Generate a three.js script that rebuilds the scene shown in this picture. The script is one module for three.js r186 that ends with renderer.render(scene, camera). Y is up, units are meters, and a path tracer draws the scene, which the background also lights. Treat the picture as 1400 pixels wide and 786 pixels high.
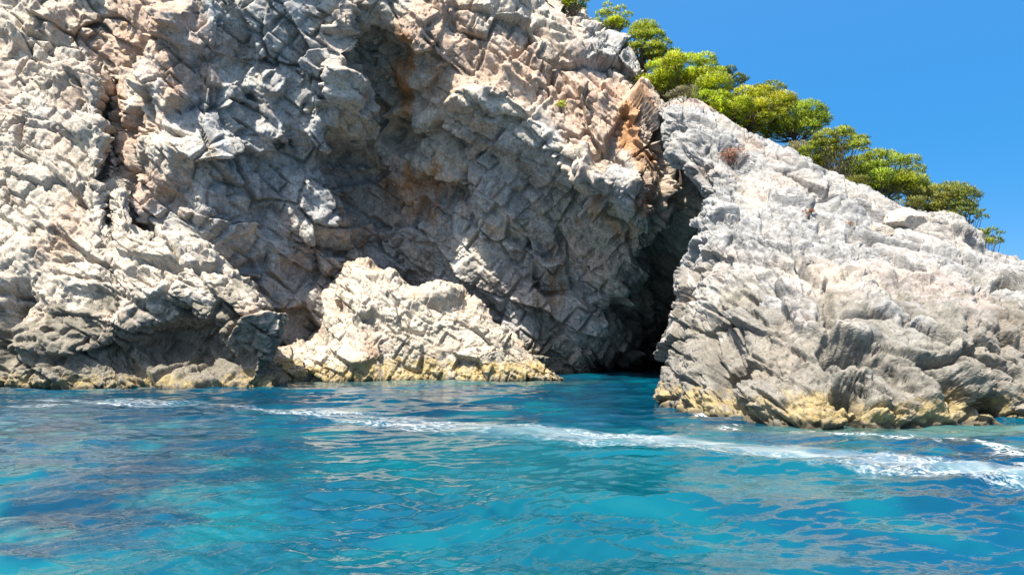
import * as THREE from 'three';

// ------------------------------------------------------------------ camera, sky, sun, exposure
const FOCAL = 1078, HORIZON = 470, EYE = 2.4;                       // pixels of a 1400 x 786 picture; metres above the sea
const PITCH = Math.atan((HORIZON - 393) / FOCAL);
const scene = new THREE.Scene();
const camera = new THREE.PerspectiveCamera(2 * Math.atan(393 / FOCAL) * 180 / Math.PI, 1400 / 786, 0.1, 3000);
camera.position.set(0, EYE, 0);
camera.rotation.set(PITCH, 0, 0);
const renderer = new THREE.WebGLRenderer({ antialias: true });
renderer.toneMapping = THREE.LinearToneMapping;
renderer.toneMappingExposure = 2.65;
renderer.shadowMap.enabled = true;

const SUN = new THREE.Vector3(-0.28, 0.855, 0.435).normalize();
{
  const W = 1024, H = 512, a = new Float32Array(W * H * 4);
  const horizon = [0.24, 0.38, 0.56], low = [0.009, 0.155, 0.36], high = [0.004, 0.071, 0.245];
  for (let j = 0; j < H; j++) for (let i = 0; i < W; i++) {
    const up = ((j + 0.5) / H - 0.5) * Math.PI, ro = ((i + 0.5) / W - 0.5) * 2 * Math.PI;
    const x = Math.cos(ro) * Math.cos(up), y = Math.sin(up), z = Math.sin(ro) * Math.cos(up);
    const e = Math.max(0, y), k = (j * W + i) * 4;
    const h = Math.exp(-e * 16), t = 1 - Math.exp(-e * 1.9);
    const c = Math.max(-1, Math.min(1, x * SUN.x + y * SUN.y + z * SUN.z)), ang = Math.acos(c);
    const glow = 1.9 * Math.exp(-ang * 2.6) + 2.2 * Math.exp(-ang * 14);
    for (let q = 0; q < 3; q++) {
      const base = low[q] * (1 - t) + high[q] * t;
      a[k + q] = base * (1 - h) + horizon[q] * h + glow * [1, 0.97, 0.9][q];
    }
    a[k + 3] = 1;
  }
  const sky = new THREE.DataTexture(a, W, H, THREE.RGBAFormat, THREE.FloatType);
  sky.mapping = THREE.EquirectangularReflectionMapping; sky.magFilter = THREE.LinearFilter; sky.needsUpdate = true;
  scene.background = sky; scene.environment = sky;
}
const sun = new THREE.DirectionalLight(new THREE.Color().setRGB(1, 0.92, 0.79), 4.3);
sun.position.copy(SUN).multiplyScalar(120).add(new THREE.Vector3(0, 0, -45));
sun.target.position.set(0, 5, -45); scene.add(sun, sun.target);
sun.castShadow = true; sun.shadow.mapSize.set(4096, 4096);
Object.assign(sun.shadow.camera, { left: -60, right: 60, top: 60, bottom: -60, near: 1, far: 300 });

// ------------------------------------------------------------------ numbers
function rng(seed) { let s = seed >>> 0; return () => { s = (s + 0x6D2B79F5) | 0; let t = Math.imul(s ^ (s >>> 15), 1 | s); t = (t + Math.imul(t ^ (t >>> 7), 61 | t)) ^ t; return ((t ^ (t >>> 14)) >>> 0) / 4294967296; }; }
const PERM = new Uint8Array(512); { const r = rng(7), p = Array.from({ length: 256 }, (_, i) => i); for (let i = 255; i > 0; i--) { const j = Math.floor(r() * (i + 1)); [p[i], p[j]] = [p[j], p[i]]; } for (let i = 0; i < 512; i++) PERM[i] = p[i & 255]; }
const GX = new Float32Array(256), GY = new Float32Array(256), GZ = new Float32Array(256);
{ const r = rng(11); for (let i = 0; i < 256; i++) { const z = r() * 2 - 1, a = r() * Math.PI * 2, s = Math.sqrt(1 - z * z); GX[i] = s * Math.cos(a); GY[i] = s * Math.sin(a); GZ[i] = z; } }
const fl = Math.floor;
const P2 = new Uint8Array(1024); for (let i = 0; i < 1024; i++) P2[i] = PERM[i & 255];
function noise(x, y, z) {
  const X = fl(x), Y = fl(y), Z = fl(z), i = X & 255, j = Y & 255, k = Z & 255; x -= X; y -= Y; z -= Z;
  const u = x * x * x * (x * (x * 6 - 15) + 10), v = y * y * y * (y * (y * 6 - 15) + 10), w = z * z * z * (z * (z * 6 - 15) + 10), x1 = x - 1, y1 = y - 1, z1 = z - 1;
  const A = P2[i] + j, B = P2[i + 1] + j, AA = P2[A] + k, AB = P2[A + 1] + k, BA = P2[B] + k, BB = P2[B + 1] + k;
  let h = P2[AA]; const a = GX[h] * x + GY[h] * y + GZ[h] * z; h = P2[BA]; const b = GX[h] * x1 + GY[h] * y + GZ[h] * z;
  h = P2[AB]; const c = GX[h] * x + GY[h] * y1 + GZ[h] * z; h = P2[BB]; const d = GX[h] * x1 + GY[h] * y1 + GZ[h] * z;
  h = P2[AA + 1]; const e = GX[h] * x + GY[h] * y + GZ[h] * z1; h = P2[BA + 1]; const f = GX[h] * x1 + GY[h] * y + GZ[h] * z1;
  h = P2[AB + 1]; const g = GX[h] * x + GY[h] * y1 + GZ[h] * z1; h = P2[BB + 1]; const m = GX[h] * x1 + GY[h] * y1 + GZ[h] * z1;
  const p = a + u * (b - a), q = c + u * (d - c), r = e + u * (f - e), t = g + u * (m - g), n = p + v * (q - p);
  return 1.5 * (n + w * (r + v * (t - r) - n));
}
function fbm(x, y, z, n) { let s = 0, a = 0.5; for (let i = 0; i < n; i++) { s += a * noise(x, y, z); x = x * 2.03 + 7.1; y = y * 2.03 + 3.7; z = z * 2.03 + 1.3; a *= 0.5; } return s; }
function ridged(x, y, z, n) { let s = 0, a = 0.5; for (let i = 0; i < n; i++) { s += a * (1 - Math.abs(noise(x, y, z)) * 2); x = x * 2.1 + 5.1; y = y * 2.1 + 2.7; z = z * 2.1 + 8.3; a *= 0.5; } return s; }
const smooth = (a, b, x) => { const t = Math.max(0, Math.min(1, (x - a) / (b - a))); return t * t * (3 - 2 * t); };
const mix = (a, b, t) => a + (b - a) * t;
function hash(i, j, k, s) { let h = Math.imul(i, 374761393) ^ Math.imul(j, 668265263) ^ Math.imul(k, 2147483647) ^ Math.imul(s, 1274126177); h = Math.imul(h ^ (h >>> 13), 1274126177); h = Math.imul(h ^ (h >>> 16), 2246822519); return (h ^ (h >>> 15)) >>> 0; }
const V = { id: 0, gap: 0, x: 0, y: 0, z: 0, id2: 0, x2: 0, y2: 0 };                     // the result of cells(): cell, distance from its border, offset from its middle
function cells(x, y, z, s) {
  const X = fl(x), Y = fl(y), Z = fl(z); let f1 = 9, f2 = 9, id = 0, cx = 0, cy = 0, cz = 0, id2 = 0, ex = 0, ey = 0;
  for (let i = -1; i < 2; i++) for (let j = -1; j < 2; j++) for (let k = -1; k < 2; k++) {
    const h = hash(X + i, Y + j, Z + k, s);
    const dx = X + i + (h & 1023) / 1023 - x, dy = Y + j + ((h >>> 10) & 1023) / 1023 - y, dz = Z + k + ((h >>> 20) & 1023) / 1023 - z, d = dx * dx + dy * dy + dz * dz;
    if (d < f1) { f2 = f1; id2 = id; ex = cx; ey = cy; f1 = d; id = h; cx = dx; cy = dy; cz = dz; } else if (d < f2) { f2 = d; id2 = h; ex = dx; ey = dy; }
  }
  V.id = id; V.gap = Math.sqrt(f2) - Math.sqrt(f1); V.x = -cx; V.y = -cy; V.z = -cz; V.id2 = id2; V.x2 = -ex; V.y2 = -ey; return V;
}
// beds of rock cut into blocks by joints: V as in cells(), with straight, uneven joints in three directions
const cut = { k: 0, lo: 0, hi: 0, k2: 0, gap: 0 };
const joint = (q, s, jag) => q + (hash(q, s, 77, 5) / 4294967296 - 0.5) * jag;
function slice(x, s, jag) { let k = fl(x), lo = joint(k, s, jag), hi = joint(k + 1, s, jag); if (x < lo) { k--; hi = lo; lo = joint(k, s, jag); } else if (x >= hi) { k++; lo = hi; hi = joint(k + 1, s, jag); } cut.k = k; cut.lo = lo; cut.hi = hi; if (x - lo < hi - x) { cut.k2 = k - 1; cut.gap = x - lo; } else { cut.k2 = k + 1; cut.gap = hi - x; } }
const runOf = (bed, s) => 0.6 + 0.9 * (hash(bed, s, 3, 9) / 4294967296), startOf = (bed, s) => (hash(bed, s, 4, 9) & 255) / 7;
function beds(x, y, z, s) {                                          // y across the beds, x along them, z into the rock
  slice(y, s, 0.75); const b = cut.k, b2 = cut.k2, gb = cut.gap, my = (cut.lo + cut.hi) / 2;
  const f = runOf(b, s), o = startOf(b, s); slice(x * f + o, b * 31 + s, 0.8); const a = cut.k, a2 = cut.k2, ga = cut.gap / f, mx = ((cut.lo + cut.hi) / 2 - o) / f;
  slice(z + (hash(b, s, 5, 9) & 255) / 9, b * 17 + s, 0.7); const c = cut.k, c2 = cut.k2, gc = cut.gap;
  V.id = hash(a, b, c, s) | 1; V.x = x - mx; V.y = y - my; V.z = 0; V.gap = Math.min(ga, gb, gc);
  if (gb <= ga && gb <= gc) { const f2 = runOf(b2, s), o2 = startOf(b2, s); slice(x * f2 + o2, b2 * 31 + s, 0.8); V.id2 = hash(cut.k, b2, c, s) | 1; V.x2 = x - ((cut.lo + cut.hi) / 2 - o2) / f2; V.y2 = V.y > 0 ? -0.5 : 0.5; }
  else if (ga <= gc) { V.id2 = hash(a2, b, c, s) | 1; V.x2 = V.x > 0 ? -0.5 : 0.5; V.y2 = V.y; } else { V.id2 = hash(a, b, c2, s) | 1; V.x2 = V.x; V.y2 = V.y; }
  return V;
}
const rnd = (id, n) => { let h = Math.imul(id ^ (n * 0x9E3779B9), 2246822519); h ^= h >>> 15; h = Math.imul(h, 3266489917); return ((h ^ (h >>> 13)) >>> 0) / 4294967296; };

// a pixel of the photograph and a distance straight ahead give a place; the same backwards
const CP = Math.cos(PITCH), SP = Math.sin(PITCH);
function at(px, py, depth) {
  const x = (px - 700) / FOCAL, y = -(py - 393) / FOCAL, Y = y * CP + SP, Z = -y * SP + CP;      // turned up by the pitch
  return [x / Z * depth, EYE + Y / Z * depth, -depth];
}
function pixel(p) { const Y = p[1] - EYE, D = -p[2], f = D * CP + Y * SP, u = Y * CP - D * SP; return [700 + p[0] / f * FOCAL, 393 - u / f * FOCAL]; }
const seaDepth = (py) => { let a = 5, b = 4000; for (let i = 0; i < 60; i++) { const m = (a + b) / 2; at(700, py, m)[1] > 0 ? a = m : b = m; } return a; };

const taken = {};
const numbered = (name) => { const n = taken[name] = (taken[name] ?? -1) + 1; return n ? `${name}_${String(n).padStart(3, '0')}` : name; };
function shade(o) { o.traverse((m) => { if (m.isMesh) m.castShadow = m.receiveShadow = true; }); return o; }
function top(o, name, data) { o.name = numbered(name); Object.assign(o.userData, data); scene.add(shade(o)); return o; }

// ------------------------------------------------------------------ materials
function grainTexture(size, f, srgb) {
  const d = new Uint8Array(size * size * 4);
  for (let j = 0; j < size; j++) for (let i = 0; i < size; i++) { const v = Math.max(0, Math.min(255, f(i / size, j / size))); d.set([v, v, v, 255], (j * size + i) * 4); }
  const t = new THREE.DataTexture(d, size, size); t.wrapS = t.wrapT = THREE.RepeatWrapping; t.magFilter = THREE.LinearFilter; t.minFilter = THREE.LinearMipmapLinearFilter; t.generateMipmaps = true;
  if (srgb) t.colorSpace = THREE.SRGBColorSpace; t.needsUpdate = true; return t;
}
// tiling noise: blend of the plane with itself shifted by one period
const tile = (f) => (u, v) => { const a = f(u, v), b = f(u - 1, v), c = f(u, v - 1), d = f(u - 1, v - 1), w = (x) => smooth(0.75, 1, x); return mix(mix(a, b, w(u)), mix(c, d, w(u)), w(v)); };
const rockBump = grainTexture(768, tile((u, v) => 128 + 150 * fbm(u * 14, v * 14, 3, 6) - 80 * smooth(0.14, 0, Math.abs(noise(u * 9 + 3, v * 17, 9) + 0.4 * noise(u * 30, v * 30, 2))) ));
const rockTone = grainTexture(768, tile((u, v) => 218 + 60 * fbm(u * 22, v * 22, 13, 6) - 46 * smooth(0.10, 0.32, fbm(u * 31, v * 31, 33, 4))), true);
const rockMat = new THREE.MeshStandardMaterial({ vertexColors: true, roughness: 0.93, bumpMap: rockBump, bumpScale: 0.035, map: rockTone });
rockMat.name = 'limestone';

// ------------------------------------------------------------------ rock: a sheet through given places, broken into blocks
const cr = (a, b, c, d, t) => b + 0.5 * t * (c - a + t * (2 * a - 5 * b + 4 * c - d + t * (3 * (b - c) + d - a)));
function sheet(ctrl, step, ref, coarse = 3.5) {           // step: metres between points at the distance ref, wider farther off;                          // ctrl[column][row] = [px, py, depth]
  const C = ctrl.length, R = ctrl[0].length, P = ctrl.map((c) => c.map(([x, y, d]) => at(x, y, d)));
  const seg = (n, pair, seen, fold) => { const out = []; for (let i = 0; i < n - 1; i++) { let L = 0, m = 0, off = 0, big = 0; for (const [a, b, pa, pb] of pair(i)) { const l = Math.hypot(a[0] - b[0], a[1] - b[1], a[2] - b[2]) * ref / Math.sqrt(a[2] * b[2]); if (seen(pa) && seen(pb)) { L += l; m++; big = Math.max(big, l); } else off = Math.max(off, l); } const k = Math.max(3, Math.ceil((fold && i === n - 2 ? (L + off) / (m + 1) / 8 : m ? L / m * 0.45 + big * 0.55 : off / coarse) / step)); for (let q = 0; q < k; q++) out.push(i + q / k); } out.push(n - 1.000001); return out; };
  const seen = ([x, y]) => x > -70 && x < 1470 && y > -50 && y < 630;
  const U = seg(C, (i) => P[i].map((p, r) => [p, P[i + 1][r], ctrl[i][r], ctrl[i + 1][r]]).slice(1, -1), seen);
  const Vv = seg(R, (i) => P.map((p, c) => [p[i], p[i + 1], ctrl[c][i], ctrl[c][i + 1]]), seen, true);
  const nu = U.length, nv = Vv.length, pos = new Float32Array(nu * nv * 3), K = (i, n) => Math.max(0, Math.min(n - 1, i));
  for (let j = 0; j < nv; j++) {
    const r = fl(Vv[j]), tr = Vv[j] - r;
    const row = P.map((p) => [0, 1, 2].map((q) => cr(p[K(r - 1, R)][q], p[K(r, R)][q], p[K(r + 1, R)][q], p[K(r + 2, R)][q], tr)));
    for (let i = 0; i < nu; i++) { const c = fl(U[i]), tc = U[i] - c; for (let q = 0; q < 3; q++) pos[(j * nu + i) * 3 + q] = cr(row[K(c - 1, C)][q], row[K(c, C)][q], row[K(c + 1, C)][q], row[K(c + 2, C)][q], tc); }
  }
  return { nu, nv, pos };
}
function gridNormals(s, pos) {
  const { nu, nv } = s, n = new Float32Array(pos.length);
  for (let j = 0; j < nv; j++) for (let i = 0; i < nu; i++) {
    const a = (j * nu + Math.max(0, i - 1)) * 3, b = (j * nu + Math.min(nu - 1, i + 1)) * 3, c = (Math.max(0, j - 1) * nu + i) * 3, d = (Math.min(nv - 1, j + 1) * nu + i) * 3, k = (j * nu + i) * 3;
    const ax = pos[b] - pos[a], ay = pos[b + 1] - pos[a + 1], az = pos[b + 2] - pos[a + 2], bx = pos[d] - pos[c], by = pos[d + 1] - pos[c + 1], bz = pos[d + 2] - pos[c + 2];
    let x = ay * bz - az * by, y = az * bx - ax * bz, z = ax * by - ay * bx; const l = Math.sqrt(x * x + y * y + z * z) || 1; n[k] = x / l; n[k + 1] = y / l; n[k + 2] = z / l;
  }
  return n;
}
// marks: [px, py, half width px, half height px, metres out (+) or in (-), turn in degrees (clockwise), edge 0 sharp .. 1 soft]; lines: [[px, py] ..., width px, metres]
function place(s, px, py) { let best = 1e9, k = 0; for (let i = 0; i < s.nu * s.nv; i++) { const q = s.px[i * 2] - px, w = s.px[i * 2 + 1] - py, d = q * q + w * w; if (d < best) { best = d; k = i; } } return [s.pos[k * 3], s.pos[k * 3 + 1], s.pos[k * 3 + 2]]; }
function carve(s, out, marks, lines) {
  s.px = new Float32Array(s.nu * s.nv * 2);
  for (let i = 0; i < s.nu * s.nv; i++) { const [a, b] = pixel([s.pos[i * 3], s.pos[i * 3 + 1], s.pos[i * 3 + 2]]); s.px[i * 2] = a; s.px[i * 2 + 1] = b; }
  const { pos } = s;
  for (const [px, py, hw, hh, amount, turn = 0, soft = 0.5] of marks) {
    const c = place(s, px, py), m = -c[2] / FOCAL, rx = hw * m, ry = hh * m, reach = 2.2 * Math.max(rx, ry), co = Math.cos(turn * Math.PI / 180), si = Math.sin(turn * Math.PI / 180);
    for (let i = 0; i < s.nu * s.nv; i++) {
      const dx = pos[i * 3] - c[0], dy = pos[i * 3 + 1] - c[1], dz = pos[i * 3 + 2] - c[2];
      if (Math.abs(dx) > reach || Math.abs(dy) > reach || Math.abs(dz) > reach * 1.6) continue;
      const wob = 0.22 * noise(pos[i * 3] / (rx + ry) * 3, pos[i * 3 + 1] / (rx + ry) * 3, pos[i * 3 + 2] / (rx + ry) * 3);
      const u = (dx * co - dy * si) / rx, v = (dx * si + dy * co) / ry, r = Math.pow(Math.pow(Math.abs(u), 2.6) + Math.pow(Math.abs(v), 2.6), 1 / 2.6) + wob;
      out[i] += amount * smooth(1 + soft * 0.6, 1 - soft * 0.9 - 0.08, r);
    }
  }
  for (const { path, w, d } of lines) {
    const pts = path.map(([x, y]) => place(s, x, y));
    for (let a = 0; a < pts.length - 1; a++) {
      const A = pts[a], B = pts[a + 1], m = -A[2] / FOCAL * w, L = [B[0] - A[0], B[1] - A[1], B[2] - A[2]], LL = L[0] * L[0] + L[1] * L[1] + L[2] * L[2];
      const lo = [0, 1, 2].map((q) => Math.min(A[q], B[q]) - m * 2 - 1), hi = [0, 1, 2].map((q) => Math.max(A[q], B[q]) + m * 2 + 1);
      for (let i = 0; i < s.nu * s.nv; i++) {
        const x = pos[i * 3], y = pos[i * 3 + 1], z = pos[i * 3 + 2]; if (x < lo[0] || x > hi[0] || y < lo[1] || y > hi[1] || z < lo[2] || z > hi[2]) continue;
        const t = ((x - A[0]) * L[0] + (y - A[1]) * L[1] + (z - A[2]) * L[2]) / LL; if (t < 0 || t > 1) continue;
        const wob = m * 1.6 * noise(x * 0.9, y * 0.9, z * 0.9), dx = x - A[0] - L[0] * t, dy = y - A[1] - L[1] * t, dz = z - A[2] - L[2] * t;
        const r = Math.abs(Math.hypot(dx, dy, dz) * Math.sign(dy || 1) + wob) / m; out[i] = Math.min(out[i], out[i] + d * smooth(1, 0.15, r));
      }
    }
  }
}
/* blocks: levels of cells, each { s: metres, a: metres in and out, tilt, crack: metres, w: width of the crack as a share, dir: [along, across, deep] stretch, turn: degrees } */
function breakUp(s, spec) {
  const N = s.nu * s.nv, out = new Float32Array(N), id = new Int32Array(N), tone = new Float32Array(N);
  carve(s, out, spec.marks || [], spec.lines || []);
  const blocks = (x, y, z, L, l) => {
    const t = (L.turn || 0) * Math.PI / 180, co = Math.cos(t), si = Math.sin(t), f = (L.beds ? 0.16 : 0.42) / L.s, w = (L.warp ?? (L.beds ? 0.75 : 0.2)) * L.s;
    const X = x + w * noise(x * f, y * f, z * f), Y = y + w * noise(x * f + 31, y * f, z * f), Z = z + w * noise(x * f, y * f + 17, z * f);
    const q = (L.beds ? beds : cells)((X * co - Y * si) / (L.s * L.dir[0]), (X * si + Y * co) / (L.s * L.dir[1]), Z / (L.s * L.dir[2]), l + 1 + (spec.seed || 0) * 10), h = q.id;
    const face = (k, qx, qy) => L.a * ((rnd(k, 1) - 0.5) * 1.3 + L.tilt * ((rnd(k, 2) - 0.5) * qx + (rnd(k, 3) - 0.5) * qy) * 2.4), own = face(h, q.x, q.y);
    let d = mix((own + face(q.id2, q.x2, q.y2)) / 2, own, smooth(-spec.step * (L.soft ?? 1.5) / L.s, spec.step * (L.soft ?? 1.5) / L.s, q.gap) * 2 - 1);   // a step face leans over about two meshes of the grid
    return d;
  };
  const crack = (x, y, z, L) => L.crack * smooth(L.w, 0, V.gap) * (0.3 + 0.7 * rnd(V.id, 5)) * smooth(-0.35, 0.2, noise(x / L.s * 0.7 + 40, y / L.s * 0.7, z / L.s * 0.7));   // at the block last asked for
  const slit = new Float32Array(N), flat = gridNormals(s, s.pos);
  const push = (from, f, soft) => {                                  // moves every place along the face it lies on
    let n = gridNormals(s, from); const to = new Float32Array(from.length);
    for (let k = 0; k < soft; k++) n = blur(s, n);
    if (soft) for (let i = 0; i < n.length; i += 3) { const x = n[i] * 0.3 + flat[i] * 0.7, y = n[i + 1] * 0.3 + flat[i + 1] * 0.7, z = n[i + 2] * 0.3 + flat[i + 2] * 0.7, l = Math.sqrt(x * x + y * y + z * z) || 1; n[i] = x / l; n[i + 1] = y / l; n[i + 2] = z / l; }   // mostly the way the whole face looks, so that blocks stay flat

    for (let i = 0; i < N; i++) { const d = f(from[i * 3], from[i * 3 + 1], from[i * 3 + 2], i); for (let q = 0; q < 3; q++) to[i * 3 + q] = from[i * 3 + q] + n[i * 3 + q] * d; }
    return to;
  };
  const L = spec.levels;
  let pos = push(s.pos, (x, y, z, i) => { const d = blocks(x, y, z, L[0], 0); id[i] = V.id; tone[i] += (rnd(V.id, 4) - 0.5) * L[0].tone; slit[i] = crack(x, y, z, L[0]); return d + spec.rough * 1.1 * fbm(x * 0.3, y * 0.3, z * 0.3, 3) + out[i]; }, 0);
  if (L.length > 1) pos = relax(s, even(s, pos), id, tone, slit);
  if (L.length > 1) pos = push(pos, (x, y, z, i) => { const d = blocks(x, y, z, L[1], 1); tone[i] += (rnd(V.id, 4) - 0.5) * L[1].tone; slit[i] += crack(x, y, z, L[1]); return d; }, 14);
  if (L.length > 1) pos = even(s, pos);
  pos = push(pos, (x, y, z, i) => {
    let d = spec.rough * (0.40 * fbm(x * 1.3, y * 1.3, z * 1.3, 5) + 0.16 * (ridged(x * 2.3, y * 2.3, z * 2.3, 3) - 0.6));
    if (spec.flow) { const t = spec.flow.turn * Math.PI / 180, a = x * Math.cos(t) - y * Math.sin(t), b = x * Math.sin(t) + y * Math.cos(t); d += spec.flow.a * (ridged(a * spec.flow.long, b * spec.flow.f, z * spec.flow.f * 0.7, 3) - 0.6); }
    const sea = spec.pitted && y < 3 ? smooth(2.4, 0.5, y + noise(x * 0.5, y * 0.5, z * 0.5) * 1.2) : 0;
    if (sea > 0) d += sea * 0.16 * (ridged(x * 3.1, y * 3.1, z * 3.1, 3) - 0.7);
    if (L[2]) { d += blocks(x, y, z, L[2], 2); tone[i] += (rnd(V.id, 4) - 0.5) * L[2].tone; d -= crack(x, y, z, L[2]) + slit[i]; }
    return d;
  }, 7);
  return { ...s, base: s.pos, pos, id, tone, nrm: gridNormals(s, pos) };
}
function relax(s, from, id, tone, slit) {                                  // slides the grid over the broken surface until its meshes are even, so that step faces get points of their own
  const { nu, nv } = s, N = nu * nv; let u = new Float32Array(N), v = new Float32Array(N), u2 = new Float32Array(N), v2 = new Float32Array(N), p = from.slice();
  for (let i = 0; i < N; i++) { u[i] = i % nu; v[i] = fl(i / nu); }
  const sample = () => { for (let i = 0; i < N; i++) { const a = Math.min(nu - 2, fl(u[i])), b = Math.min(nv - 2, fl(v[i])), s1 = u[i] - a, t1 = v[i] - b, k = (b * nu + a) * 3, m = k + nu * 3; for (let q = 0; q < 3; q++) p[i * 3 + q] = (from[k + q] * (1 - s1) + from[k + 3 + q] * s1) * (1 - t1) + (from[m + q] * (1 - s1) + from[m + 3 + q] * s1) * t1; } };
  const len = (a, b) => { const x = p[a * 3] - p[b * 3], y = p[a * 3 + 1] - p[b * 3 + 1], z = p[a * 3 + 2] - p[b * 3 + 2]; return Math.sqrt(x * x + y * y + z * z) + 1e-4; };
  for (let it = 0; it < 10; it++) {
    u2.set(u); v2.set(v);
    for (let j = 1; j < nv - 1; j++) for (let i = 1; i < nu - 1; i++) {
      const k = j * nu + i, a = len(k, k - 1), b = len(k, k + 1), c = len(k, k - nu), d = len(k, k + nu), w = 1 / (a + b + c + d);
      u2[k] = 0.3 * u[k] + 0.7 * w * (a * u[k - 1] + b * u[k + 1] + c * u[k - nu] + d * u[k + nu]); v2[k] = 0.3 * v[k] + 0.7 * w * (a * v[k - 1] + b * v[k + 1] + c * v[k - nu] + d * v[k + nu]);
    }
    [u, u2] = [u2, u]; [v, v2] = [v2, v]; sample();
  }
  const i0 = id.slice(), t0 = tone.slice(), c0 = slit.slice();
  for (let i = 0; i < N; i++) { const k = Math.min(nv - 1, Math.round(v[i])) * nu + Math.min(nu - 1, Math.round(u[i])); id[i] = i0[k]; tone[i] = t0[k]; slit[i] = c0[k]; const [a, b] = pixel([p[i * 3], p[i * 3 + 1], p[i * 3 + 2]]); s.px[i * 2] = a; s.px[i * 2 + 1] = b; }
  return p;
}
function even(s, p) {                                                // takes out the stair steps of the grid (1 2 1 both ways)
  const { nu, nv } = s, o = new Float32Array(p.length), f = new Float32Array(p.length);
  for (let j = 0; j < nv; j++) for (let i = 0; i < nu; i++) { const k = (j * nu + i) * 3, l = i ? k - 3 : k, r = i < nu - 1 ? k + 3 : k; o[k] = (p[l] + 2 * p[k] + p[r]) / 4; o[k + 1] = (p[l + 1] + 2 * p[k + 1] + p[r + 1]) / 4; o[k + 2] = (p[l + 2] + 2 * p[k + 2] + p[r + 2]) / 4; }
  for (let j = 0; j < nv; j++) for (let i = 0; i < nu; i++) { const k = (j * nu + i) * 3, l = j ? k - nu * 3 : k, r = j < nv - 1 ? k + nu * 3 : k; f[k] = (o[l] + 2 * o[k] + o[r]) / 4; f[k + 1] = (o[l + 1] + 2 * o[k + 1] + o[r + 1]) / 4; f[k + 2] = (o[l + 2] + 2 * o[k + 2] + o[r + 2]) / 4; }
  return f;
}
function blur(s, n) {
  const { nu, nv } = s, o = new Float32Array(n.length);
  for (let j = 0; j < nv; j++) for (let i = 0; i < nu; i++) { const k = (j * nu + i) * 3, l = (j * nu + Math.max(0, i - 1)) * 3, r = (j * nu + Math.min(nu - 1, i + 1)) * 3, u = (Math.max(0, j - 1) * nu + i) * 3, d = (Math.min(nv - 1, j + 1) * nu + i) * 3; let m = 0; for (let q = 0; q < 3; q++) { const v = n[k + q] * 2 + n[l + q] + n[r + q] + n[u + q] + n[d + q]; o[k + q] = v; m += v * v; } m = Math.sqrt(m) || 1; for (let q = 0; q < 3; q++) o[k + q] /= m; }
  return o;
}
const lerp3 = (a, b, t) => [mix(a[0], b[0], t), mix(a[1], b[1], t), mix(a[2], b[2], t)];
const STONE = { pale: [0.67, 0.59, 0.485], grey: [0.44, 0.435, 0.425], pink: [0.60, 0.40, 0.28], rust: [0.50, 0.25, 0.10], dark: [0.15, 0.15, 0.145], brown: [0.27, 0.20, 0.145], spray: [0.255, 0.23, 0.18], ochre: [0.42, 0.31, 0.115], weed: [0.07, 0.06, 0.04], streak: [0.62, 0.62, 0.60] };
function stoneColour(x, y, z, tn, k) {                              // k: how much of each stain this rock has
  let c = lerp3(STONE.pale, STONE.grey, smooth(-0.25, 0.35, fbm(x * 0.22 + k.o, y * 0.22, z * 0.22, 5) + k.grey));
  c = lerp3(c, STONE.pink, k.pink * smooth(0.02, 0.3, fbm(x * 0.16 + 50 + k.o, y * 0.2, z * 0.16, 5) + (k.pinkMore || 0)));
  if (k.rust) c = lerp3(c, STONE.rust, Math.min(1, k.rust) * smooth(0.2, 0.42, fbm(x * 0.42 + 90, y * 0.2 + k.o, z * 0.4, 5) + (k.rustMore || 0)));
  if (k.brown) c = lerp3(c, STONE.brown, k.brown * smooth(0.1, 0.36, fbm(x * 0.3 + 20, y * 0.17 + k.o, z * 0.3, 6)));
  if (k.streak) c = lerp3(c, STONE.streak, k.streak * smooth(-0.05, 0.2, fbm(x * 1.3, y * 0.14, z * 1.0, 4)));
  c = lerp3(c, STONE.dark, k.dark * smooth(0.1, 0.36, fbm(x * 0.8, y * 0.45 + 70, z * 0.7, 6)));
  const wob = y < 12 ? fbm(x * 0.5, y * 0.3, z * 0.5, 5) : 0;
  c = lerp3(c, STONE.spray, k.spray * smooth(k.sprayTop + 1.2, k.sprayTop - 0.7, y + wob * 5.0 + tn * 9));
  const f = (k.f || 0.86) + 0.75 * tn + 0.42 * fbm(x * 2.3, y * 2.3, z * 2.3, 5);
  c = [c[0] * f, c[1] * f, c[2] * f];
  const al = smooth(k.algae + 0.25, k.algae - 0.2, y + wob * 0.9 + 0.25 * noise(x * 3, y * 3, z * 3)) * smooth(-0.3, 0.15, fbm(x * 1.1 + 7, y * 1.6, z * 1.1, 5) + 0.12);
  c = lerp3(c, STONE.ochre, al * k.ochre * (0.75 + 0.5 * noise(x * 5, y * 5, z * 5)));
  c = lerp3(c, STONE.weed, 0.9 * smooth(0.24, 0.05, y + 0.12 * noise(x * 3, y * 3, z * 3) + 0.1 * wob));
  return [Math.max(0.02, c[0]), Math.max(0.02, c[1]), Math.max(0.015, c[2])];
}
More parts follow.
